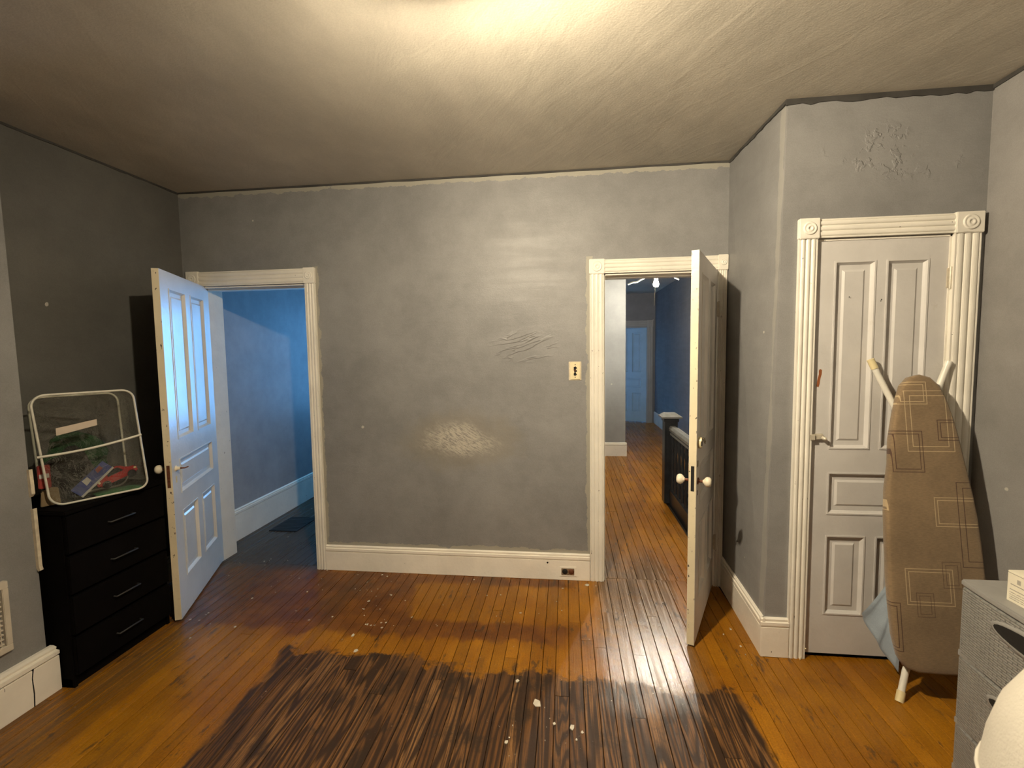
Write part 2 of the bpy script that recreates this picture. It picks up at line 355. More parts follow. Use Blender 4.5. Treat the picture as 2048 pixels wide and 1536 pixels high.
# ------------------------------------------------------------------ ceiling and walls
struct('ceiling', box(XL-.3, XR+.3, YB-.1, D, H, H+.12).box(-3.0, HX1+.1, D, HY1+1.5, H, H+.12), m_ceil,
       'uneven plastered ceiling with warm lamplight near the fixture', 'ceiling')
wb = MB()
wb.box(XL, L0, D, DB, 0, H).box(L0, L1, D, DB, ZO, H).box(L1, R0, D, DB, 0, H).box(R0, R1, D, DB, ZO, H).box(R1, XR+.15, D, DB, 0, H)
struct('wall_back', wb, m_wall_back, 'grey back wall with two doorways and a bare plaster patch', 'wall')
struct('wall_left', box(XL-.15, XL, YN-.3, DB, 0, H), m_wall_shade, 'grey left wall with painted-in shade behind the black dresser', 'wall')
ch = MB()      # chimney breast whose corner leans slightly
ch.add([(XL-.15, YB, 0), (XN+.015, YB, 0), (XN+.015, YN, 0), (XL-.15, YN, 0), (XL-.15, YB, H), (XN-.02, YB, H), (XN-.02, YN, H), (XL-.15, YN, H)],
       [(0, 1, 5, 4), (1, 2, 6, 5), (2, 3, 7, 6), (3, 0, 4, 7), (4, 5, 6, 7), (0, 3, 2, 1)])
wch = struct('wall_chimney', ch, m_wall, 'grey wall end with heat vent in front of the dresser recess', 'wall', bev=.006)
struct('wall_right', box(XR, XR+.15, YB, D, 0, H), m_wall_r, 'grey right wall behind the ironing board and drawers', 'wall')
struct('wall_rear', box(XL-.15, XR+.15, YB-.15, YB, 0, H), m_wall, 'grey wall behind the photographer', 'wall')
# closet box: leaning outer corner
xt, xb = 1.035, .985; K0, K1, ZC = 1.176, 1.760, 2.062
cf = MB(); d2 = .10
def xe(z): return xb+(xt-xb)*z/H
cf.add([(xb, CY, 0), (K0, CY, 0), (K0, CY, ZC), (K0, CY, H), (xt, CY, H), (xe(ZC), CY, ZC)], [(0, 1, 2, 5), (5, 2, 3, 4)])
cf.add([(K0, CY, ZC), (K1, CY, ZC), (K1, CY, H), (K0, CY, H)], [(0, 1, 2, 3)])
cf.add([(K1, CY, 0), (XR, CY, 0), (XR, CY, H), (K1, CY, H)], [(0, 1, 2, 3)])
cf.box(K0-.001, K1+.001, CY+.001, CY+d2, ZC, H).box(K1, XR, CY+.001, CY+d2, 0, H).box(1.06, K0, CY+.001, CY+d2, 0, H)
struct('wall_closet_front', cf, m_wall_cl, 'grey closet wall with flaking paint above the door', 'wall')
cs = MB(); x3 = 1.008
cs.add([(xb, CY, 0), (x3, D, 0), (x3, D, H), (xt, CY, H), (1.09, CY+.02, 0), (1.09, D, 0), (1.09, D, H), (1.09, CY+.02, H)],
       [(0, 3, 2, 1), (4, 5, 6, 7), (0, 4, 7, 3), (1, 2, 6, 5), (3, 7, 6, 2), (0, 1, 5, 4)])
struct('wall_closet_side', cs, m_wall_side, 'grey closet side wall beside the open white door', 'wall')
# dark wavy gap line between walls and ceiling
def gapline(name, pts, h, label, dep=.006):
    n = Vector(pts[1])-Vector(pts[0]); L = n.length; n.normalize(); k = 24; mb = MB(); q = n.cross(Vector((0, 0, 1)))*dep
    fr, bk = [], []
    for i in range(k+1):
        p = Vector(pts[0])+n*(L*i/k); hh = h*random.uniform(.75, 1.25)
        fr += [p+q+Vector((0, 0, H)), p+q+Vector((0, 0, H-hh))]; bk += [p-q*.5+Vector((0, 0, H)), p-q*.5+Vector((0, 0, H-hh))]
    m = len(fr); fs = []
    for i in range(k):
        a = 2*i; fs += [(a, a+1, a+3, a+2), (a+1, m+a+1, m+a+3, a+3)]
    fs += [(0, m, m+1, 1), (2*k, 2*k+1, m+2*k+1, m+2*k)]
    mb.add(fr+bk, fs)
    return struct(name, mb, m_gap, label, 'trim')
gapline('trim_4', [(XL, D, 0), (x3, D, 0)], .011, 'dark thin gap line along the top of the back wall')
gapline('trim_5', [(x3, D, 0), (xt-.004, CY, 0)], .017, 'dark gap line along the top of the closet side wall')
gapline('trim_6', [(xt-.01, CY, 0), (XR, CY, 0)], .026, 'thick dark gap line above the closet door wall')
gapline('trim_7', [(XR, CY, 0), (XR, YB, 0)], .022, 'dark gap line along the top of the right wall')
gapline('trim_8', [(XL, YN, 0), (XL, D, 0)], .011, 'dark gap line along the top of the left wall')

# ------------------------------------------------------------------ skirting boards
def baseboard(name, a, b, label, zt=.181, parent=None, th=.02, mat=None):
    """board with a cap moulding from a to b; the room lies to the right of a->b"""
    a, b = Vector((*a, 0)), Vector((*b, 0)); d = b-a; L = d.length; e = tag(thing(name, label, 'baseboard', a, atan2(d.y, d.x)), kind='structure')
    mat = mat or m_base
    MB().ext([(0, 0), (-th, 0), (-th, zt-.045), (0, zt-.045)], 'x', 0, L).build('board', mat, e, bev=.0015)
    MB().ext([(0, zt-.043), (-th*.9, zt-.043), (-th*1.05, zt-.036), (-th*1.05, zt-.020), (-th*.65, zt-.018), (-th*.75, zt-.006), (-th*.4, zt), (0, zt)], 'x', 0, L).build('cap_moulding', mat, e)
    return e
bbk = baseboard('baseboard_back', (L1+.073, D), (R0-.093, D), 'cream baseboard under the grey back wall with an outlet')
baseboard('baseboard_closet_side', (x3+.002, D), (xb, CY-.018), 'cream baseboard along the closet side wall', .20)
baseboard('baseboard_closet_front', (xb-.02, CY), (1.098, CY), 'short cream baseboard beside the closet door casing', .20)
bch = baseboard('baseboard_chimney', (-2.418, YB), (-2.418, YN+.012), 'thick cream baseboard of the wall end by the dresser', .21, th=.046)
lc = YN+.012-YB
MB().ext([(lc-.118, 0), (lc-.113, 0), (lc-.110, .06), (lc-.113, .13), (lc-.106, .172), (lc-.111, .172), (lc-.117, .13), (lc-.115, .06)], 'y', -.0468, -.03).build('joint_crack', m_dark, bch)
baseboard('baseboard_right', (XR, CY), (XR, YB), 'cream baseboard along the right wall')
baseboard('baseboard_left', (XL, YN), (XL, D), 'cream baseboard behind the black dresser')

# ------------------------------------------------------------------ door casings
def reeded(w, t=.022):
    """fluted casing section (a across the width, b outwards)"""
    p = [(0, 0), (0, t*.8), (.006, t*.8)]; n = 3; u = (w-.012)/n
    for i in range(n):
        c = .006+u*(i+.5); r = u*.5-.0018
        for k in range(7):
            an = pi-pi*k/6; p.append((c+r*cos(an), t*.70+sin(an)*t*.30))
    return p+[(w-.006, t*.8), (w, t*.8), (w, 0)]
def casing(name, label, y, x0, x1, zt, w0, w1, hh, jamb, mat=m_trim, side_left=True):
    """x0..x1 opening, casings of width w0 / w1 outside it, head hh tall"""
    e = tag(thing(name, label, 'door trim', ((x0+x1)/2, y, 0)), kind='structure'); cx = (x0+x1)/2
    for xa, w in ((x0-w0, w0), (x1, w1)):
        MB().ext([(xa-cx+a, -b) for a, b in reeded(w)], 'z', 0, zt).build('side_casing', mat, e)
        B = MB().box(xa-cx-.004, xa-cx+w+.004, -.028, 0, zt, zt+hh).build('corner_block', mat, e, bev=.003)
        r = min(w, hh)*.36
        MB().lathe([(r, 0), (r, .003), (r*.86, .006), (r*.7, .002), (r*.55, .002), (r*.42, .007), (r*.25, .005), (r*.2, .001), (.0001, .003)],
                   (xa-cx+w/2, -.028, zt+hh/2), (0, -1, 0), 24).build('rosette', mat, B)
    MB().ext([(-b, zt+.004+a) for a, b in reeded(hh-.008)], 'x', x0-cx+.004, x1-cx-.004).build('head_casing', mat, e)
    jt = .02
    MB().box(x0-cx-.001, x0-cx+jt*.4, 0, jamb, 0, zt).build('jamb', mat, e)
    MB().box(x1-cx-jt*.4, x1-cx+.001, 0, jamb, 0, zt).build('jamb', mat, e)
    MB().box(x0-cx, x1-cx, 0, jamb, zt-jt*.4, zt+.001).build('head_jamb', mat, e)
    MB().box(x0-cx, x1-cx, .045, .075, zt-.02, zt-jt*.3).build('door_stop', mat, e)
    return e
casing('trim_1', 'cream reeded casing around the doorway to the blue room', D, L0, L1, ZO, .086, .073, .108, T)
casing('trim_2', 'cream reeded casing around the doorway to the hall', D, R0, R1, ZO, .090, .052, .094, T)
casing('trim_3', 'cream reeded casing with bullseye blocks around the closet door', CY, K0, K1, ZC, .082, .108, .094, .10)

# ------------------------------------------------------------------ panelled doors
def make_door(name, label, w, h, t, loc, rz, mat, stile, mull, top_split=True, edge=None, z0=.012):
    """hinge at local x=0, visible face at y=0, body towards +y"""
    e = tag(thing(name, label, 'door', loc, rz), kind='structure')
    rails = [(z0, .225), (.63, .735), (.945, 1.06), (h-.095, h)]
    pan = []; c = w/2
    pan += [(stile, c-mull/2, .225, .63), (c+mull/2, w-stile, .225, .63), (stile, w-stile, .735, .945), (stile, c-mull/2, 1.06, h-.095), (c+mull/2, w-stile, 1.06, h-.095)]
    f = MB()
    f.box(0, stile, 0, t, z0, h).box(w-stile, w, 0, t, z0, h)
    for a, b in rails: f.box(stile, w-stile, 0, t, a, b)
    f.box(c-mull/2, c+mull/2, 0, t, .225, .63).box(c-mull/2, c+mull/2, 0, t, 1.06, h-.095)
    f.build('stiles_and_rails', mat, e)
    def rings(mb, x0, x1, a, b, prof, yf, sgn, fill):
        vs, fs = [], []
        for ins, dp in prof:
            y = yf+sgn*dp; vs += [(x0+ins, y, a+ins), (x1-ins, y, a+ins), (x1-ins, y, b-ins), (x0+ins, y, b-ins)]
        for i in range(len(prof)-1):
            for k in range(4): fs.append((4*i+k, 4*i+(k+1) % 4, 4*i+4+(k+1) % 4, 4*i+4+k))
        if fill: m = 4*(len(prof)-1); fs.append((m, m+1, m+2, m+3))
        mb.add(vs, fs)
    for x0, x1, a, b in pan:
        p = MB()
        for yf, sg in ((0, 1), (t, -1)): rings(p, x0, x1, a, b, [(.017, .0135), (.040, .0135), (.050, .007)], yf, sg, True)
        P = p.build('panel', mat, e)
        mo = MB()
        for yf, sg in ((0, 1), (t, -1)): rings(mo, x0, x1, a, b, [(0, .004), (.0, -.003), (.007, -.003), (.011, .004), (.018, .0135)], yf, sg, False)
        mo.build('panel_moulding', mat, P)
    if edge: MB().box(w-.001, w+.0015, .001, t-.001, z0, h-.001).build('edge_strip', edge, e)
    return e
def knob(parent, p, d, rust=True, r=.026):
    d = Vector(d); q = Vector(p)
    k = MB().lathe([(.0001, .067), (r*.75, .065), (r, .055), (r, .045), (r*.8, .036), (r*.4, .030), (.010, .026)], q, d, 20).build('knob', m_porc, parent)
    MB().lathe([(.018, 0), (.018, .004), (.009, .006), (.007, .014), (.007, .034)], q, d, 14).build('shank', m_rust if rust else m_brass, k)
    return k
def hinge(parent, x, z, y=-.004):
    h = MB().box(x-.012, x+.010, y-.002, y+.004, z-.045, z+.045).build('hinge', m_brass, parent, bev=.001)
    MB().tube([(x, y-.005, z-.05), (x, y-.005, z+.05)], .006, 8).build('hinge_pin', m_brass, h)

# left-hand door, swung into the room beside the dresser
hx, hy = L0+.010, D+.055; fx, fy = -2.252, 2.384
w1 = sqrt((fx-hx)**2+(fy-hy)**2)
# visible face looks towards +x, so the body lies on the other side: local +y = left of hinge->free rotated
ang = atan2(fy-hy, fx-hx)
d1 = make_door('door_1', 'white five-panel door standing open beside the black dresser', w1, 2.045, .036, (hx, hy, 0), ang, m_door, .118, .085, edge=m_door_edge)
d1.scale = (1, -1, 1)
knob(d1, (w1-.055, .036, .90), (0, 1, 0))
k2 = MB().lathe([(.017, 0), (.017, .004), (.011, .007), (.009, .022), (.0001, .024)], (w1-.055, 0, .90), (0, -1, 0), 14).build('bare_spindle_rose', m_porc, d1)
MB().tube([(w1-.055, -.02, .90), (w1-.058, -.045, .899), (w1-.068, -.06, .903)], .0045, 7, rs=[.006, .004, .003]).build('spindle', m_rust, k2)
MB().box(w1-.062, w1-.048, -.003, .001, .815, .855).build('keyhole_cover', m_capy, d1, bev=.002)
MB().box(w1-.0005, w1+.003, .010, .026, .80, .93).build('mortise_plate', m_rust, d1)
for z in (.3, 1.75): hinge(d1, 0, z, .04)

# right-hand door, swung open into the room; its face towards the closet is seen
hx, hy = R1-.004, D-.012; fx, fy = .652, 2.412
w2 = sqrt((fx-hx)**2+(fy-hy)**2); ang = atan2(fy-hy, fx-hx)
d2o = make_door('door_2', 'white five-panel door standing open to the hall with porcelain knobs', w2, 2.04, .037, (hx, hy, 0), ang, m_door2, .105, .075, edge=m_door_edge)
d2o.scale = (1, -1, 1)
knob(d2o, (w2-.045, 0, .875), (0, -1, 0)); knob(d2o, (w2-.045, .037, .875), (0, 1, 0))
lk = MB().ext([(w2-.05+.024*cos(a), 1.075+.030*sin(a)) for a in [i*pi/8 for i in range(16)]], 'y', -.018, .001).build('rim_latch', m_plate, d2o, bev=.003)
MB().box(w2-.042, w2-.025, -.021, -.017, 1.062, 1.084).build('latch_slot', m_dark, lk)
for i in range(7):
    a = i*.012; c = Vector((w2-.075-a*.9, -.020-.002*(i % 2), 1.092-a*.45))
    MB().tube([c+Vector((.008*cos(q), .003*sin(q*2), .006*sin(q))) for q in [k*pi/5 for k in range(10)]], .0016, 5, closed=True).build('chain_link', m_chain, lk)
MB().box(w2-.040, w2-.012, -.005, .001, .955, .985).build('bent_strike', m_chain, d2o, bev=.002)
MB().box(w2-.0, w2+.0025, .010, .026, .83, .96).build('mortise_plate', m_dark, d2o)
MB().box(w2-.050, w2-.042, -.0012, .001, .80, .825).build('keyhole', m_dark, d2o)
for z in (.30, 1.80): hinge(d2o, .004, z)

# closet door (closed)
wc = K1-K0-.008
d3 = make_door('door_3', 'closed white five-panel closet door behind the ironing board', wc, ZC-.008, .036, (K0+.004, CY+.004, 0), 0, m_doorc, .084, .045, z0=.022)
lt = MB().box(-.012, .012, -.026, .002, 1.105, 1.135).build('slide_latch', m_brass, d3, bev=.003)
MB().box(.014, .052, -.018, .001, 1.108, 1.136).build('latch_plate', m_brass, lt, bev=.003)
MB().lathe([(.009, 0), (.009, .012), (.005, .02), (.0001, .022)], (.048, -.018, 1.118), (.3, -1, -.2), 12).build('latch_knob', m_brass, lt)
t_ = NT('bare_wood_scuff'); m_scuff = t_.out(t_.mix(t_.noise(t_.pos(), 60, 3), (.20, .055, .012), (.30, .10, .03)), .6)
sc_pts = [(.020, 1.366), (.030, 1.362), (.034, 1.378), (.036, 1.40), (.042, 1.425), (.043, 1.446), (.034, 1.450), (.029, 1.442), (.030, 1.425), (.024, 1.400)]
MB().ext(sc_pts, 'y', -.0008, .001).build('bare_wood_scuff', m_scuff, d3)
for px_, pz_ in ((.292, 1.768), (.294, 1.775), (.153, 1.79)): MB().lathe([(.0001, .0006), (.0025, .0006), (.0025, 0)], (px_, 0, pz_), (0, -1, 0), 8).build('nail_hole', m_dark, d3)
hinge(d3, wc+.002, 1.865); hinge(d3, wc+.002, .30)
tag(MB().tube([at(1600, 1319, Z=.004), at(1607, 1300, Z=.02), at(1611, 1297, Y=CY-.02)], .003, 6).build('wood_splinter', m_capy), 'thin yellow wood splinter at the closet door foot', 'splinter')

# ------------------------------------------------------------------ switch, outlet, vent, wall chips
sw = thing('light_switch', 'ivory light switch plate with broken opening beside the hall doorway', 'light switch', (.058, D, 1.42))
MB().box(-.042, .040, -.004, .001, -.062, .062).build('plaster_surround', m_plaster, sw, bev=.002)
pl_ = MB().box(-.032, .032, -.010, -.003, -.056, .056).build('plate', m_plate, sw, bev=.002)
MB().ext([(-.010, .026), (.004, .030), (.013, .018), (.004, .012), (.010, .002), (.012, -.004), (.002, -.008), (.011, -.024), (.004, -.031), (-.009, -.030), (-.011, -.018), (-.005, -.010), (-.010, .006)], 'y', -.0112, -.009).build('broken_opening', m_dark, sw)
MB().box(-.006, .002, -.016, -.010, -.002, .010).build('toggle_stub', m_rust, sw, bev=.001)
for zz in (.041, -.041): MB().lathe([(.0001, .002), (.003, .002), (.0035, 0)], (0, -.010, zz), (0, -1, 0), 10).build('screw', m_dark, sw)
ou = thing('wall_outlet', 'old electrical outlet set in the cream baseboard', 'outlet', (.005, D-.02, .062))
MB().box(-.056, .056, -.004, .001, -.034, .034).build('surround', m_base, ou, bev=.002)
MB().box(-.046, .040, -.006, -.003, -.024, .022).build('plate', m_chain, ou, bev=.002)
MB().lathe([(.0001, .002), (.017, .002), (.019, 0)], (-.022, -.006, 0), (0, -1, 0), 16).build('socket', m_dark, ou)
MB().lathe([(.0001, .002), (.017, .002), (.019, 0)], (.020, -.006, 0), (0, -1, 0), 16).build('socket', m_rust, ou)
tag(MB().lathe([(.0001, .001), (.006, .001), (.006, 0)], (-.135, D-.02, .118), (0, -1, 0), 12).build('cable_hole', m_dark), 'small round black cable hole in the cream baseboard', 'hole')
vt = thing('wall_vent', 'cream slotted heat vent on the wall end by the dresser', 'vent', (-2.414, 1.522, .445))
for a, b, c_, e_ in ((-.155, .155, .125, .155), (-.155, .155, -.155, -.125), (-.155, -.13, -.125, .125), (.132, .155, -.125, .125)):
    MB().box(-.012, .012, a, b, c_, e_).build('frame_bar', m_vent, vt, bev=.002)
MB().box(-.014, -.008, -.13, .13, -.13, .13).build('duct', m_dark, vt)
for i in range(12):
    z = -.115+i*.021; MB().box(-.009, .006, -.132, .128, z-.003, z+.003).build('louvre', m_vent, vt)
for i in range(13):
    y = -.12+i*.02; MB().box(-.006, .003, y-.002, y+.002, -.127, .127).build('vane', m_vent, vt)
def chip(parent, pts, name='bare_plaster_patch'):
    cx = sum(p[0] for p in pts)/len(pts); n = len(pts)
    return MB().ext(pts, 'y', YN-.012, YN+.0025).build(name, m_plaster, parent)
chip(wch, [(-2.462, 1.048), (-2.416, 1.052), (-2.412, .94), (-2.425, .925), (-2.446, .932)])
chip(wch, [(-2.440, .865), (-2.411, .872), (-2.408, .60), (-2.403, .583), (-2.414, .578), (-2.428, .60), (-2.432, .70)])

# ------------------------------------------------------------------ black dresser
dx0, dx1, dy0, dy1, dz = XL+.025, -2.292, 1.832, 2.362, .852
dr = thing('dresser', 'black four-drawer dresser behind the open white door', 'dresser', ((dx0+dx1)/2, (dy0+dy1)/2, 0))
cx, cy = (dx0+dx1)/2, (dy0+dy1)/2; a, b = (dx1-dx0)/2, (dy1-dy0)/2
MB().box(-a, a-.02, -b, -b+.016, 0, dz-.02).box(-a, a-.02, b-.016, b, 0, dz-.02).box(-a, -a+.01, -b, b, 0, dz-.02).box(-a, a-.03, -b, b, 0, .04).build('carcass', m_black, dr)
MB().box(-a-.004, a+.004, -b-.004, b+.004, dz-.022, dz).build('top', m_black, dr, bev=.004)
for i, z in enumerate((.06, .257, .452, .645)):
    q = MB().box(a-.03, a, -b+.004, b-.004, z, z+.180).build('drawer', m_black, dr, bev=.003)
    hz = z+.085
    hm = MB().tube([(a, -.065, hz), (a+.018, -.065, hz), (a+.018, .065, hz), (a, .065, hz)], .0042, 8).build('handle', m_steel, q)
# ------------------------------------------------------------------ clear zip bag and what is in it
t_ = NT('clear_vinyl'); n1 = t_.math('ADD', t_.noise(t_.pos(), 13, 4, .65, 1.5), t_.math('MULTIPLY', t_.voro(t_.mul(t_.pos(), (1, 1.6, 1)), 15)[0], .5))
tr = t_.n.new('ShaderNodeBsdfTransparent'); tr.inputs[0].default_value = (.93, .94, .91, 1)
gl = t_.n.new('ShaderNodeBsdfGlossy'); gl.inputs['Roughness'].default_value = .10; nb = t_.bump(n1, .11, 1.0); t_.L(gl.inputs['Normal'], nb)
fz_ = t_.n.new('ShaderNodeFresnel'); fz_.inputs[0].default_value = 1.5; t_.L(fz_.inputs['Normal'], nb)
mx = t_.n.new('ShaderNodeMixShader'); t_.L(mx.inputs[0], t_.math('MINIMUM', fz_.outputs[0], .35)); t_.t.links.new(tr.outputs[0], mx.inputs[1]); t_.t.links.new(gl.outputs[0], mx.inputs[2])
t_.t.links.new(mx.outputs[0], t_.n['Material Output'].inputs[0]); m_vinyl = t_.m
m_piping = vnoise_mat('bag_piping_white', (.58, .56, .47), .4, .08, 40)
A0 = Vector((-2.421, 1.836, dz+.003)); e1 = Vector((.462, .887, 0)); e2 = Vector((-.887, .462, 0)); BW, BD, BH = .40, .17, .53
bg = thing('vinyl_bag', 'clear vinyl zip bag with white piping on the black dresser', 'bag', A0, atan2(e1.y, e1.x))
def rrect(x0, x1, z0, z1, r, y, n=6, bulge=0):
    p = []
    for cx_, cz_, s_ in ((x1-r, z1-r, 0), (x0+r, z1-r, 1), (x0+r, z0+r, 2), (x1-r, z0+r, 3)):
        for k in range(n+1):
            an = s_*pi/2+k*pi/2/n; p.append((cx_+r*cos(an)+bulge*(1-(cz_+r*sin(an)-z0)/(z1-z0))**2, y, cz_+r*sin(an)))
    return p
fr = rrect(0, BW-.02, .004, BH, .05, 0, bulge=.04); bk = rrect(.02, BW-.04, .004, BH-.02, .05, BD, bulge=.02)
n = len(fr); vb = MB()
mid = [(0.5*(p[0]+q[0]), BD*.5, .5*(p[2]+q[2])+.006*(1 if p[2] > .3 else 0)) for p, q in zip(fr, bk)]
vb.add(fr+mid+bk, [(i, (i+1) % n, n+(i+1) % n, n+i) for i in range(n)]+[(n+i, n+(i+1) % n, 2*n+(i+1) % n, 2*n+i) for i in range(n)]+[tuple(range(n)), tuple(range(2*n, 3*n))], True)
vo = vb.build('vinyl_shell', m_vinyl, bg, weld=True)
MB().tube(fr, .0052, 8, closed=True).build('piping', m_piping, bg); MB().tube(bk, .0052, 8, closed=True).build('piping', m_piping, bg)
zp = [(.004+(BW-.004)*k/10, -.004, .245+.045*k/10-.012*sin(pi*k/10)) for k in range(11)]
MB().tube(zp, .006, 8).build('zip_seam', m_piping, bg)
MB().add([(.075, -.003, .335), (.225, -.003, .365), (.225, -.003, .395), (.075, -.003, .37), (.075, -.001, .335), (.225, -.001, .365), (.225, -.001, .395), (.075, -.001, .37)],
         [(0, 1, 2, 3), (7, 6, 5, 4), (0, 4, 5, 1), (1, 5, 6, 2), (2, 6, 7, 3), (3, 7, 4, 0)]).build('paper_tag', vnoise_mat('paper_tag', (.50, .42, .33), .7), bg)
def inbag(u, v, w): return A0+e1*u+e2*v+Vector((0, 0, w))
rzb = atan2(e1.y, e1.x)
# soft contents
def lump(name, label, cat, mat, c, rad, seed, rz):
    b = bmesh.new(); bmesh.ops.create_icosphere(b, subdivisions=3, radius=1)
    rr = random.Random(seed); ph = [rr.uniform(0, 6) for _ in range(6)]
    for v in b.verts:
        k = 1+.10*sin(5*v.co.x+ph[0])*sin(4*v.co.y+ph[1])+.07*sin(9*v.co.z+ph[2]+3*v.co.x)
        v.co = Vector((v.co.x*rad[0]*k, v.co.y*rad[1]*k, max(v.co.z*k, -.85)*rad[2]))
    me = bpy.data.meshes.new(name); b.to_mesh(me); b.free(); me.polygons.foreach_set('use_smooth', [True]*len(me.polygons))
    o = bpy.data.objects.new(name, me); C.objects.link(o); o.location = c; o.rotation_euler = (0, 0, rz); me.materials.append(mat); return tag(o, label, cat)
m_dg = vnoise_mat('dark_green_cloth', (.012, .055, .016), .9, .3, 20, .003, 60); m_dk2 = vnoise_mat('dark_cloth', (.016, .014, .012), .9, .3, 20, .003, 60)
m_grn = vnoise_mat('green_card', (.02, .12, .03), .5, .3, 30)
lump('dark_green_cloth', 'dark green cloth bundled at the back of the clear bag', 'cloth', m_dg, inbag(.17, .138, .165), (.125, .016, .17), 3, rzb)
lump('black_cloth', 'dark folded cloth in the clear bag behind the blue card', 'cloth', m_dk2, inbag(.13, .092, .12), (.10, .018, .13), 5, rzb)
ct = thing('toy_car', 'red toy car with yellow headlights inside the clear bag', 'toy car', inbag(.300, .050, .085), rzb, -.2)
ct.scale = (1.12, .8, 1.12)
m_red = vnoise_mat('toy_red', (.32, .012, .010), .25, .1, 20)
MB().ext([(-.075, -.02), (.075, -.02), (.082, -.005), (.078, .012), (.045, .018), (.022, .042), (-.035, .044), (-.055, .020), (-.08, .014), (-.084, -.004)], 'y', -.02, .045).xf(Matrix.Rotation(-.32, 4, 'Y')).build('car_body', m_red, ct, bev=.006)
MB().ext([(-.034, .012), (.030, .012), (.014, .034), (-.028, .036)], 'y', -.0225, -.0195).xf(Matrix.Rotation(-.32, 4, 'Y')).build('side_window', m_dark, ct)
for wx in (-.05, .05): MB().lathe([(.0001, .004), (.010, .004), (.017, .002), (.017, -.010)], (wx, -.021, -.018), (0, -1, 0), 16).xf(Matrix.Rotation(-.32, 4, 'Y')).build('wheel', m_dark, ct)
for wx in (-.076, .076): MB().lathe([(.0001, .003), (.004, .002), (.005, 0)], (wx*.93, -.020, .002), (0, -1, 0), 10).xf(Matrix.Rotation(-.32, 4, 'Y')).build('headlight', m_capy, ct)
bc = thing('toy_card', 'blue and white card packet leaning beside the red toy car', 'card', inbag(.165, .016, .012), rzb, -.05)
m_cardb = vnoise_mat('card_blue', (.05, .07, .22), .4, .2, 30); m_cardw = vnoise_mat('card_white', (.45, .43, .40), .5, .1, 30)
R_ = Matrix.Translation((0, 0, .02)) @ Matrix.Rotation(-.75, 4, 'Y')
MB().box(-.02, .155, -.004, .004, 0, .055).xf(R_).build('card', m_cardb, bc, bev=.001)
MB().box(-.02, .157, -.0046, .0046, -.006, .004).xf(R_).build('card_edge', m_cardw, bc)
MB().ext([(.03, .022), (.06, .026), (.062, .05), (.035, .052)], 'y', -.0052, -.003).xf(R_).build('printed_picture', m_cardw, bc)
MB().ext([(.10, .03), (.13, .03), (.13, .05), (.105, .05)], 'y', -.0052, -.003).xf(R_).build('printed_picture', vnoise_mat('card_orange', (.25, .07, .05), .5), bc)
bx_ = thing('red_packet', 'small red and white packet at the wall end of the clear bag', 'packet', inbag(.028, .03, .055), rzb)
MB().box(-.022, .022, -.008, .010, .035, .145).build('packet_body', vnoise_mat('packet_red', (.26, .03, .025), .4, .3, 60), bx_, bev=.003)
MB().box(-.018, .016, -.010, -.007, .085, .105).build('packet_print', m_cardw, bx_)
MB().ext([(-.02, -.05), (.05, -.05), (.045, .03), (.02, .036), (-.015, .02)], 'y', -.006, .008).build('beige_base', vnoise_mat('packet_beige', (.20, .14, .07), .6), bx_, bev=.003)
tag(MB().ext([(-.09, -.004), (.09, -.004), (.10, .004), (.05, .013), (-.04, .012), (-.10, .006)], 'y', -.02, .03).xf(Matrix.Translation(inbag(.30, .03, .008)) @ Matrix.Rotation(rzb, 4, 'Z')).build('green_card', m_grn, bev=.002), 'flat green card lying under the red toy car', 'card')

# ------------------------------------------------------------------ ironing board
TILT = -math.atan(.23/1.32)
ib = thing('ironing_board', 'ironing board in a tan rectangle-patterned cover leaning on the closet door', 'ironing board', (1.6, 2.0626, 0), 0, TILT)
t_ = NT('ironing_cover_tan'); O_ = t_.obj(); u, vv, w = t_.sep(O_)
c = t_.scale((.225, .155, .085), t_.ss(t_.noise(O_, 4, 4, .6), .3, .7, .82, 1.1)); c = t_.scale(c, t_.ss(t_.noise(t_.mul(O_, (60, 60, 260)), 1.0, 3), .3, .7, .88, 1.1))
def rect(c, u0, u1, w0, w1, gap, col, lw=.0017, op=.85):
    cx_, cz_ = (u0+u1)/2, (w0+w1)/2
    du = t_.math('SUBTRACT', t_.math('ABSOLUTE', t_.math('SUBTRACT', u, cx_)), (u1-u0)/2)
    dw = t_.math('SUBTRACT', t_.math('ABSOLUTE', t_.math('SUBTRACT', w, cz_)), (w1-w0)/2)
    d = t_.math('MAXIMUM', du, dw)
    m = t_.math('MAXIMUM', t_.math('LESS_THAN', t_.math('ABSOLUTE', d), lw), t_.math('LESS_THAN', t_.math('ABSOLUTE', t_.math('ADD', d, gap)), lw))
    return t_.mix(t_.math('MULTIPLY', m, op), c, col)
cr, dk = (.50, .38, .22), (.055, .022, .014)
for q in ((-.105, .015, 1.312, 1.412, .012, cr), (-.078, .112, 1.100, 1.372, .022, cr), (-.145, -.017, 1.008, 1.19, .013, dk), (.05, .22, 1.15, 1.240, .012, dk),
          (.012, .192, .774, .898, .012, cr), (.105, .30, .603, .965, .024, dk), (-.128, .06, .438, .590, .013, cr), (.022, .095, .512, .622, .013, dk, .0014, .6),
          (-.090, -.022, .388, .488, .012, dk, .0014, .6), (-.23, -.158, .24, .442, .014, dk), (-.26, -.176, .839, .997, .012, cr)):
    c = rect(c, *q)
m_cover = t_.out(c, .9, t_.bump(t_.noise(t_.mul(O_, (240, 240, 240)), 1.0, 2), .0015), Sheen_Weight=.2)
half = [(.0, 1.448), (.04, 1.436), (.075, 1.398), (.102, 1.33), (.122, 1.25), (.140, 1.15), (.155, 1.042), (.172, .93), (.183, .827), (.190, .70), (.194, .55), (.194, .42), (.188, .30), (.176, .215), (.150, .170), (.10, .152), (.0, .150)]
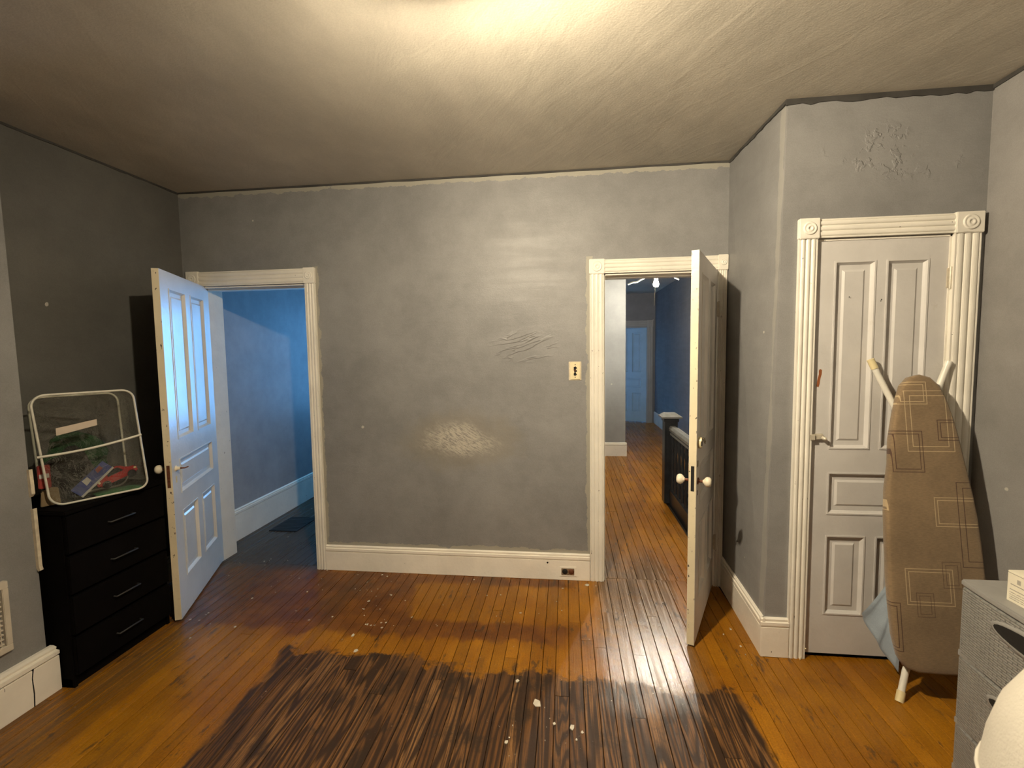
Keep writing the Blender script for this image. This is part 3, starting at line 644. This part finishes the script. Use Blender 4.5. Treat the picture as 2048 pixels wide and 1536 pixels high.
lv = [(x, z) for x, z in half]+[(-x*.985, z) for x, z in half[-2:0:-1]]
n = len(lv); vs = []; cxm, czm = 0, .75
for off, y in ((.035, -.0005), (.012, .0008), (.003, .004), (0, .012), (0, .036), (.010, .046)):
    for x, z in lv:
        k = 1-off/.2; vs.append((x*k, y+(.004*sin(z*23) if y > .03 else 0), .8+(z-.8)*(1-off/.65)))
fs = [(j*n+i, j*n+(i+1) % n, (j+1)*n+(i+1) % n, (j+1)*n+i) for j in range(5) for i in range(n)]
cv = MB().add(vs, fs, True); cv.add(vs[:n], [tuple(range(n))], True); cv.add(vs[-n:], [tuple(range(n))])
cv.build('cover', m_cover, ib, weld=True)
yb_ = .062
lA = [(-.168, .030+.02, 1.502), (-.150, .055, 1.46), (-.085, .060, 1.31), (-.03, .064, 1.15), (.0, .064, .9), (.02, .064, .5), (.05, .062, .25)]
lB = [(.148, .048, 1.495), (.113, .058, 1.40), (.078, .068, 1.305), (.03, .085, 1.15), (.0, .085, .9), (-.03, .085, .45), (-.070, .085, .20), (-.105, .082, .125), (-.148, .060, .026)]
q = MB().tube(lA, .0135, 12).build('leg', m_white_tube, ib); MB().tube([(-.178, .049, 1.525), (-.160, .052, 1.482)], .0155, 12).build('foot_cap', m_capy, q)
q = MB().tube(lB, .0135, 12).build('leg', m_white_tube, ib); MB().tube([(-.138, .0653, .048), (-.156, .056, .006)], .0165, 12).build('foot_cap', m_capy, q)
MB().tube([(.146, .050, 1.488), (.154, .046, 1.512)], .0148, 12).build('foot_cap', m_white_tube, q)
MB().box(-.03, .03, .045, .075, .88, .92).build('pivot_bracket', m_steel, ib, bev=.003)
# pale blue cloth hanging behind the board
t_ = NT('pale_blue_cloth'); m_blu = t_.out(t_.scale((.30, .36, .42), t_.ss(t_.noise(t_.pos(), 9, 4), .3, .7, .85, 1.1)), .85, t_.bump(t_.noise(t_.pos(), 300, 2), .001))
cl = MB(); NU, NV = 18, 18; g = []
TL, TR, BL, BR = at(1785, 1155, Y=2.27), at(1800, 1150, Y=2.22), at(1720, 1224, Y=2.345), at(1800, 1348, Y=2.19)
for j in range(NV+1):
    v = j/NV
    for i in range(NU+1):
        s_ = i/NU; a_ = TL.lerp(BL, v); b_ = TR.lerp(BR, v); p = a_.lerp(b_, s_)
        p = p+Vector((0, -.016*sin(s_*15+v*2.0)*v*(1-.3*s_)-.02*v*(1-v), -.020*sin(pi*s_)*v))
        g.append(p)
m = len(g)
cl.add(g+[p+Vector((.001, .003, 0)) for p in g], [(j*(NU+1)+i, j*(NU+1)+i+1, (j+1)*(NU+1)+i+1, (j+1)*(NU+1)+i) for j in range(NV) for i in range(NU)] +
       [(m+(j+1)*(NU+1)+i, m+(j+1)*(NU+1)+i+1, m+j*(NU+1)+i+1, m+j*(NU+1)+i) for j in range(NV) for i in range(NU)] +
       [(i, m+i, m+i+1, i+1) for i in range(NU)]+[(NV*(NU+1)+i, NV*(NU+1)+i+1, m+NV*(NU+1)+i+1, m+NV*(NU+1)+i) for i in range(NU)], True)
tag(cl.build('hanging_cloth', m_blu), 'pale blue cloth hanging between ironing board and closet door', 'cloth')

# ------------------------------------------------------------------ grey plastic drawer tower
t_ = NT('grey_plastic_woven'); P_ = t_.pos(); x_, y_, z_ = t_.sep(P_)
br = t_.n.new('ShaderNodeTexBrick'); t_.L(br.inputs['Vector'], t_.comb(y_, z_, 0)); br.inputs['Scale'].default_value = 1.0
br.inputs['Brick Width'].default_value = .034; br.inputs['Row Height'].default_value = .0085; br.inputs['Mortar Size'].default_value = .0014; br.inputs['Mortar Smooth'].default_value = 1.0
m_weave = t_.out(t_.scale((.27, .265, .25), t_.ss(t_.noise(P_, 20, 3), .3, .7, .94, 1.06)), .45, t_.bump(t_.math('SUBTRACT', 1.0, br.outputs['Fac']), .006, 1.0))
tx, ty0, ty1, tz = 1.40, 1.16, 1.787, .722; td = XR-.03-tx
tw = thing('drawer_tower', 'grey woven-texture plastic drawer tower in front of the ironing board', 'drawer tower', (tx+td/2, (ty0+ty1)/2, 0))
yc = (ty0+ty1)/2; hb = (ty1-ty0)/2; hd = td/2
MB().box(-hd+.012, hd, -hb+.004, hb-.004, .0, .70).build('body', m_plastic, tw, bev=.008)
def bow(y, k=.018): return -k*(1-(y/hb)**2)
lid = [(hd, -hb), (hd, hb), (-hd, hb)]+[(-hd+bow(hb*(1-2*i/12)), hb*(1-2*i/12)) for i in range(1, 12)]+[(-hd, -hb)]
MB().ext(lid, 'z', tz-.022, tz).build('lid', m_plastic, tw, bev=.005)
hd_y = hb*.52
for z0, z1 in ((.448, .696), (.192, .440), (.012, .184)):
    fr_ = MB(); n = 16; prof = []
    yy = [-hb+.006+(2*hb-.012)*i/n for i in range(n+1)]
    pts = [(-hd+bow(y)+.002, y) for y in yy]+[(-hd+.03, hb-.006), (-hd+.03, -hb+.006)]
    q = MB().ext(pts, 'z', z0, z1).build('drawer', m_weave, tw, bev=.004)
    zc = z1-.058
    def oval(kx, kz, push, N=28):
        out = []
        for i in range(N):
            an = 2*pi*i/N; y = hd_y*kx*cos(an); out.append((-hd+bow(y)+.002-push, y, zc+.030*kz*sin(an)))
        return out
    o1, o2, o3 = oval(1.10, 1.45, -.002), oval(1.07, 1.35, .004), oval(1.0, 1.0, .003)
    N = 28
    MB().add(o1+o2+o3, [(j*N+i, j*N+(i+1) % N, (j+1)*N+(i+1) % N, (j+1)*N+i) for j in range(2) for i in range(N)], True).build('handle_rim', m_plastic, q)
    o4 = oval(1.0, 1.0, .0032); MB().add(o4, [tuple(range(N))]).build('handle_opening', m_dark, q)
    MB().box(-hd+.0, -hd+.03, -hb+.006, hb-.006, z0-.006, z0+.014).build('drawer_lip', m_plastic, q)
# printed carton on top
t_ = NT('carton_print'); ub, vb_, wb_ = t_.sep(t_.obj())
c = t_.scale((.74, .69, .55), t_.ss(t_.noise(t_.pos(), 30, 2), .3, .7, .96, 1.03))
def bar(c, y0, y1, z0, z1, col=(.10, .09, .08), op=.8, seg=None):
    m = t_.math('MULTIPLY', t_.math('LESS_THAN', t_.math('ABSOLUTE', t_.math('SUBTRACT', vb_, (y0+y1)/2)), abs(y1-y0)/2), t_.math('LESS_THAN', t_.math('ABSOLUTE', t_.math('SUBTRACT', wb_, (z0+z1)/2)), (z1-z0)/2))
    if seg: m = t_.math('MULTIPLY', m, t_.math('GREATER_THAN', t_.noise(t_.comb(0, t_.math('MULTIPLY', vb_, seg), t_.math('MULTIPLY', wb_, 300)), 1.0, 1), .42))
    return t_.mix(t_.math('MULTIPLY', m, op), c, col)
c = bar(c, .03, .042, .066, .081, (.28, .25, .22)); c = bar(c, -.02, .062, .0575, .0600)
for z, s_ in ((.040, None), (.030, 260), (.0225, 300), (.0155, 280), (.009, 300)): c = bar(c, -.062, .064, z, z+.0032, (.22, .20, .17), .75, s_)
m_carton = t_.out(c, .5)
bxp = at(2012, 1197, Z=tz)
ca = thing('medicine_carton', 'small white printed carton on top of the grey drawer tower', 'carton', (bxp.x+.05, bxp.y-.075, tz), .04)
MB().box(-.05, .05, -.07, .073, 0, .100).build('carton_body', m_carton, ca, bev=.0012)
MB().box(-.0505, .051, -.0705, .0738, .094, .0948).build('flap_seam', m_dark, ca)

# ------------------------------------------------------------------ cream bolster close by
cb = thing('bolster', 'pale cream rounded bolster standing upright in front of the grey drawers', 'cushion', (1.018, .875, 0))
m_cream = vnoise_mat('cream_fabric', (.52, .485, .41), .9, .05, 12, .002, 160)
MB().lathe([(.0001, .0), (.20, .0), (.225, .02), (.228, .3), (.226, .60), (.222, .70), (.214, .77), (.198, .84), (.168, .905), (.12, .945), (.06, .965), (.0001, .97)], (0, 0, 0), (0, 0, 1), 40).build('upholstery', m_cream, cb)
MB().tube([(.2235*cos(a), .2235*sin(a), .70) for a in [i*pi/20 for i in range(40)]], .004, 6, closed=True).build('piping', m_cream, cb)

# ------------------------------------------------------------------ room ceiling lamp (just above the frame)
cl_ = thing('ceiling_lamp', 'lit ceiling lamp with bare bulb in the grey bedroom', 'lamp', (LAMP_POS.x, LAMP_POS.y, H))
MB().lathe([(.0001, 0), (.055, 0), (.055, -.012), (.04, -.03), (.024, -.04), (.022, -.13), (.0001, -.131)], (0, 0, 0), (0, 0, 1), 24).build('lamp_holder', m_plate, cl_)
lp = Vector((0, 0, LAMP_POS.z-H)); ld = LAMP_DIR
MB().lathe([(.0001, .060), (.13, .060), (.163, .052), (.163, .048), (.13, .054), (.0001, .054)], lp, (0, 0, 1), 32).build('added_shade_disc', m_plate, cl_)  # added unseen disc, keeps the bulb's direct light off the nearby ceiling
MB().tube([(0, 0, -.12), lp-ld*.10+Vector((0, 0, .03)), lp-ld*.085], .012, 10).build('arm', m_plate, cl_)
MB().lathe([(.0001, -.095), (.020, -.095), (.020, -.055), (.028, -.040), (.0385, -.004), (.0385, .0), (.0001, .0)], lp, ld, 24).build('bulb_collar', m_plate, cl_)
MB().lathe([(.038, .001), (.0375, .010), (.033, .022), (.024, .031), (.012, .036), (.0001, .0375)], lp, ld, 20).build('bulb_dome', m_lamp, cl_)

# ------------------------------------------------------------------ side room beyond the left-hand doorway
SX0, SX1, SY1 = -2.765, -1.0, 5.6
struct('wall_side_room_left', box(SX0-.12, SX0, DB, SY1, 0, H), m_blue, 'blue-grey wall seen through the left doorway', 'wall')
struct('wall_side_room_right', box(SX1, SX1+.1, DB, SY1, 0, H), m_blue, 'blue-grey partition of the side room', 'wall')
w0, w1_, z0_, z1_ = -2.62, -1.60, .75, 2.15
struct('wall_side_room_back', box(SX0-.1, w0, SY1, SY1+.12, 0, H).box(w1_, SX1+.1, SY1, SY1+.12, 0, H).box(w0, w1_, SY1, SY1+.12, 0, z0_).box(w0, w1_, SY1, SY1+.12, z1_, H), m_blue, 'window wall of the blue side room', 'wall')
wn = tag(thing('window_1', 'white sash window letting blue daylight into the side room', 'window', ((w0+w1_)/2, SY1, z0_)), kind='structure')
hwn = (w1_-w0)/2; hh_ = z1_-z0_
MB().box(-hwn, -hwn+.05, 0, .05, 0, hh_).box(hwn-.05, hwn, 0, .05, 0, hh_).box(-hwn, hwn, 0, .05, 0, .05).box(-hwn, hwn, 0, .05, hh_-.05, hh_).box(-hwn, hwn, 0, .05, hh_/2-.02, hh_/2+.02).build('sash', m_trim, wn)
portal('daylight_portal_side_room', ((w0+w1_)/2, SY1+.13, (z0_+z1_)/2), (-pi/2, 0, 0), w1_-w0, z1_-z0_)
baseboard('baseboard_side_room', (SX0, DB), (SX0, SY1), 'pale baseboard along the blue-lit wall of the side room', .265)
rg = thing('floor_register', 'black iron heat register in the side room floor', 'floor register', (-2.49, 3.90, .0))
MB().box(-.13, .13, -.17, .17, -.001, .006).build('frame', m_register, rg, bev=.002)
for i in range(10): MB().box(-.11, .11, -.15+i*.033, -.135+i*.033, .004, .008).build('bar', m_register, rg)

# ------------------------------------------------------------------ hall beyond the right-hand doorway
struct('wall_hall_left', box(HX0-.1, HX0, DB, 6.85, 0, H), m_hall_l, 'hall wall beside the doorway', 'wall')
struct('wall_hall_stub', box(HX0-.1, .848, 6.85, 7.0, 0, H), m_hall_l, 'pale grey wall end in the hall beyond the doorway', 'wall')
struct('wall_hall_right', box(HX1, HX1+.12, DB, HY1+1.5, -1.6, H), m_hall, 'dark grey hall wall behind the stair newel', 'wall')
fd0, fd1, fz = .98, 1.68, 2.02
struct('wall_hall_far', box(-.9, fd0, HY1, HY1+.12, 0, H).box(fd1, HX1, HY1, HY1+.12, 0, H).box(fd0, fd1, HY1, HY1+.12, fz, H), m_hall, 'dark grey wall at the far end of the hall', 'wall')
wy0, wy1 = 8.4, 8.85
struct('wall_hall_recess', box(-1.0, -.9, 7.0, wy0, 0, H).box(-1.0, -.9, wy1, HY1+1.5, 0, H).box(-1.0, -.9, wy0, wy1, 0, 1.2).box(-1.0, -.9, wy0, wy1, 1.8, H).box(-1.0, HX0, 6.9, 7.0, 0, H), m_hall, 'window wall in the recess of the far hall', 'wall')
wn2 = tag(thing('window_2', 'white sash window letting blue daylight into the far hall', 'window', (-.95, (wy0+wy1)/2, 1.2)), kind='structure')
MB().box(-.03, .03, -.225, -.20, 0, .6).box(-.03, .03, .20, .225, 0, .6).box(-.03, .03, -.225, .225, 0, .025).box(-.03, .03, -.225, .225, .575, .6).box(-.03, .03, -.225, .225, .29, .31).build('sash', m_trim, wn2)
portal('daylight_portal_hall', (-1.02, (wy0+wy1)/2, 1.5), (0, -pi/2, 0), .6, wy1-wy0)
struct('wall_far_room', box(-1.0, HX1+.1, HY1+1.5, HY1+1.6, 0, H), m_hall, 'wall of the dark room behind the far door', 'wall')
baseboard('baseboard_hall_stub', (HX0, 6.85), (.868, 6.85), 'pale baseboard of the wall end in the hall', .20, mat=m_trim)
baseboard('baseboard_hall_right', (HX1, HY1), (HX1, 4.8), 'pale baseboard along the far right hall wall', .24, mat=m_trim)
casing('trim_9', 'plain white casing around the far hall door', HY1, fd0, fd1, fz, .11, .11, .13, .12, m_ftrim_shade)
d4 = make_door('door_4', 'pale blue panelled door ajar at the far end of the hall', .69, 2.0, .036, (fd1-.008, HY1+.05, 0), pi-radians(22), m_fdoor, .105, .08)
d4.scale = (1, -1, 1)
# stair newel and balustrade
nx, ny = 1.035, 4.80
bal = thing('stair_balustrade', 'dark stair balustrade with square newel post and turned balusters in the hall', 'balustrade', (nx+.01, (ny+DB)/2, 0))
oy = ny-(ny+DB)/2
nw = MB().box(-.072, .052, oy-.062, oy+.062, 0, .86).build('newel_post', m_post, bal, bev=.004)
for s_ in (-1, 1): MB().box(-.045, .025, oy+s_*.062-.002, oy+s_*.062+.002, .12, .72).build('sunk_panel', m_post, nw)
MB().box(-.082, .062, oy-.072, oy+.072, .83, .86).build('neck_moulding', m_post, nw, bev=.004)
q = MB().box(-.108, .088, oy-.098, oy+.098, .868, .884)
q.add([(-.10, oy-.09, .884), (.08, oy-.09, .884), (.08, oy+.09, .884), (-.10, oy+.09, .884), (-.065, oy-.055, .912), (.045, oy-.055, .912), (.045, oy+.055, .912), (-.065, oy+.055, .912)],
      [(0, 1, 5, 4), (1, 2, 6, 5), (2, 3, 7, 6), (3, 0, 4, 7), (4, 5, 6, 7)]); q.box(-.065, .045, oy-.055, oy+.055, .858, .87)
q.build('newel_cap', m_postcap, nw)
Lb = (ny-.06-DB)/2
MB().ext([(-.032, .74), (.032, .74), (.034, .765), (.022, .79), (-.022, .79), (-.034, .765)], 'y', -Lb, Lb).build('handrail', m_postcap, bal)
MB().box(-.022, .022, -Lb, Lb, .70, .722).build('under_rail', m_postcap, bal)
MB().box(-.028, .028, -Lb, Lb, .10, .15).build('bottom_rail', m_post, bal)
MB().box(-.022, .022, -Lb, Lb, -.16, .101).build('stringer_board', m_post, bal)
for i in range(11):
    y = -Lb+.07+i*(2*Lb-.14)/10
    MB().lathe([(.016, .14), (.016, .24), (.022, .26), (.013, .29), (.020, .36), (.012, .55), (.019, .60), (.014, .63), (.016, .66), (.016, .71)], (0, y, 0), (0, 0, 1), 12).build('baluster', m_post, bal)
struct('wall_stairwell', box(1.03, HX1, 3.25, 3.29, -1.6, -.02).box(1.03, 1.06, 3.29, 4.78, -1.6, -.16).box(1.06, HX1, 4.76, 4.80, -1.6, -.165), m_hall, 'dark inner walls of the stair opening', 'wall')
stt = thing('staircase', 'dark wooden stair descending beside the hall', 'staircase', (1.45, 4.0, -1.6))
for i in range(6):
    MB().box(-.38, .38, .74-.24*(i+1), .74-.24*i, 1.6-.20*(i+1)-.03, 1.6-.20*(i+1)).build('tread', m_post, stt)
    MB().box(-.38, .38, .74-.24*(i+1), .74-.24*(i+1)+.02, 0, 1.6-.20*(i+1)-.03).build('riser', m_post, stt)
# bare hall bulb hanging from its fixture
hb_ = thing('hall_pendant', 'lit bare bulb hanging on a rod in the hall', 'lamp', (HALL_POS.x, HALL_POS.y, H))
hz_ = HALL_POS.z-H
MB().lathe([(.0001, 0), (.05, 0), (.05, -.015), (.008, -.03), (.006, hz_+.12), (.02, hz_+.11), (.022, hz_+.05), (.016, hz_+.045)], (0, 0, 0), (0, 0, 1), 18).build('rod_and_socket', m_plate, hb_)
MB().lathe([(.014, hz_+.048), (.024, hz_+.025), (.032, hz_), (.027, hz_-.02), (.014, hz_-.030), (.0001, hz_-.033)], (0, 0, 0), (0, 0, 1), 16).build('bulb', m_bulb, hb_)
def rel(px, py): return at(px, py, Y=HALL_POS.y)-Vector((HALL_POS.x, HALL_POS.y, H))
MB().tube([(-.01, 0, hz_+.10), rel(1300, 551), rel(1288, 556), rel(1274, 564), rel(1265, 565), rel(1256, 569)], .009, 8).build('bent_arm', m_white_tube, hb_)
MB().tube([(.01, 0, hz_+.10), rel(1332, 552), rel(1346, 553), rel(1358, 559)], .009, 8).build('bent_arm', m_white_tube, hb_)
ch_ = [(.0-.012, -.03, hz_+.05)]+[(-.014-.002*i, -.03, hz_-.02-.045*i) for i in range(6)]
pc = MB().tube(ch_, .0022, 6).build('pull_chain', m_chain, hb_)

# ------------------------------------------------------------------ paint chips on the floor
def flake(mb, p, r, n=6, ang=None):
    pts = []; a0 = random.uniform(0, 6)
    for k in range(n):
        an = a0+2*pi*k/n; rr = r*random.uniform(.55, 1.2); pts.append((p.x+rr*cos(an), p.y+rr*1.3*sin(an)))
    mb.ext(pts, 'z', -.0006, .0016+random.uniform(0, .001))
for px, py, r, lab in ((1073, 1408, .020, 'largest squarish white paint chip on the dark worn boards'), (712, 1302, .011, 'narrow white paint chip at the edge of the dark bare patch'),
                  (706, 1271, .012, 'white paint chip on the varnished boards near the bare patch'), (1175, 1170, .018, 'pale plaster chip on the floor below the baseboard outlet'),
                  (1035, 1363, .010, 'small white paint chip alone on the dark striped boards'), (1145, 1456, .011, 'pale ragged paint chip on the brown worn boards')):
    mb = MB(); p = at(px, py, Z=0); flake(mb, Vector((0, 0, 0)), r, 5)
    o = tag(mb.build('paint_chip', m_flake), lab, 'paint chip', 'loose paint chips on the floor'); o.location = (p.x, p.y, .0008)
ff = MB()
for cx_, cy_, sx_, sy_, k in ((560, 1155, 50, 18, 14), (740, 1185, 40, 25, 14), (900, 1190, 130, 25, 14), (740, 1245, 40, 15, 8), (1000, 1230, 160, 30, 8), (1090, 1440, 50, 40, 10), (540, 1120, 40, 10, 7), (420, 1260, 40, 20, 4), (1475, 1240, 20, 30, 6)):
    for i in range(k):
        px = random.gauss(cx_, sx_); py = max(1150 if px > 640 else 1100, random.gauss(cy_, sy_))
        if px > 1390 and py < 1230+.9*(px-1440)*1.6: py = 1240+1.7*(px-1450)
        p = at(px, py, Z=0)
        if p.x < -2.2 and p.y < 2.9: continue
        flake(ff, p, random.choice((.002, .003, .004, .006))*random.uniform(.7, 1.3), random.choice((4, 5, 6)))
o = tag(ff.build('paint_flakes', m_flake), 'scattered small white paint flakes on the floorboards', 'paint flakes', kind='stuff'); o.location = (0, 0, .0012)
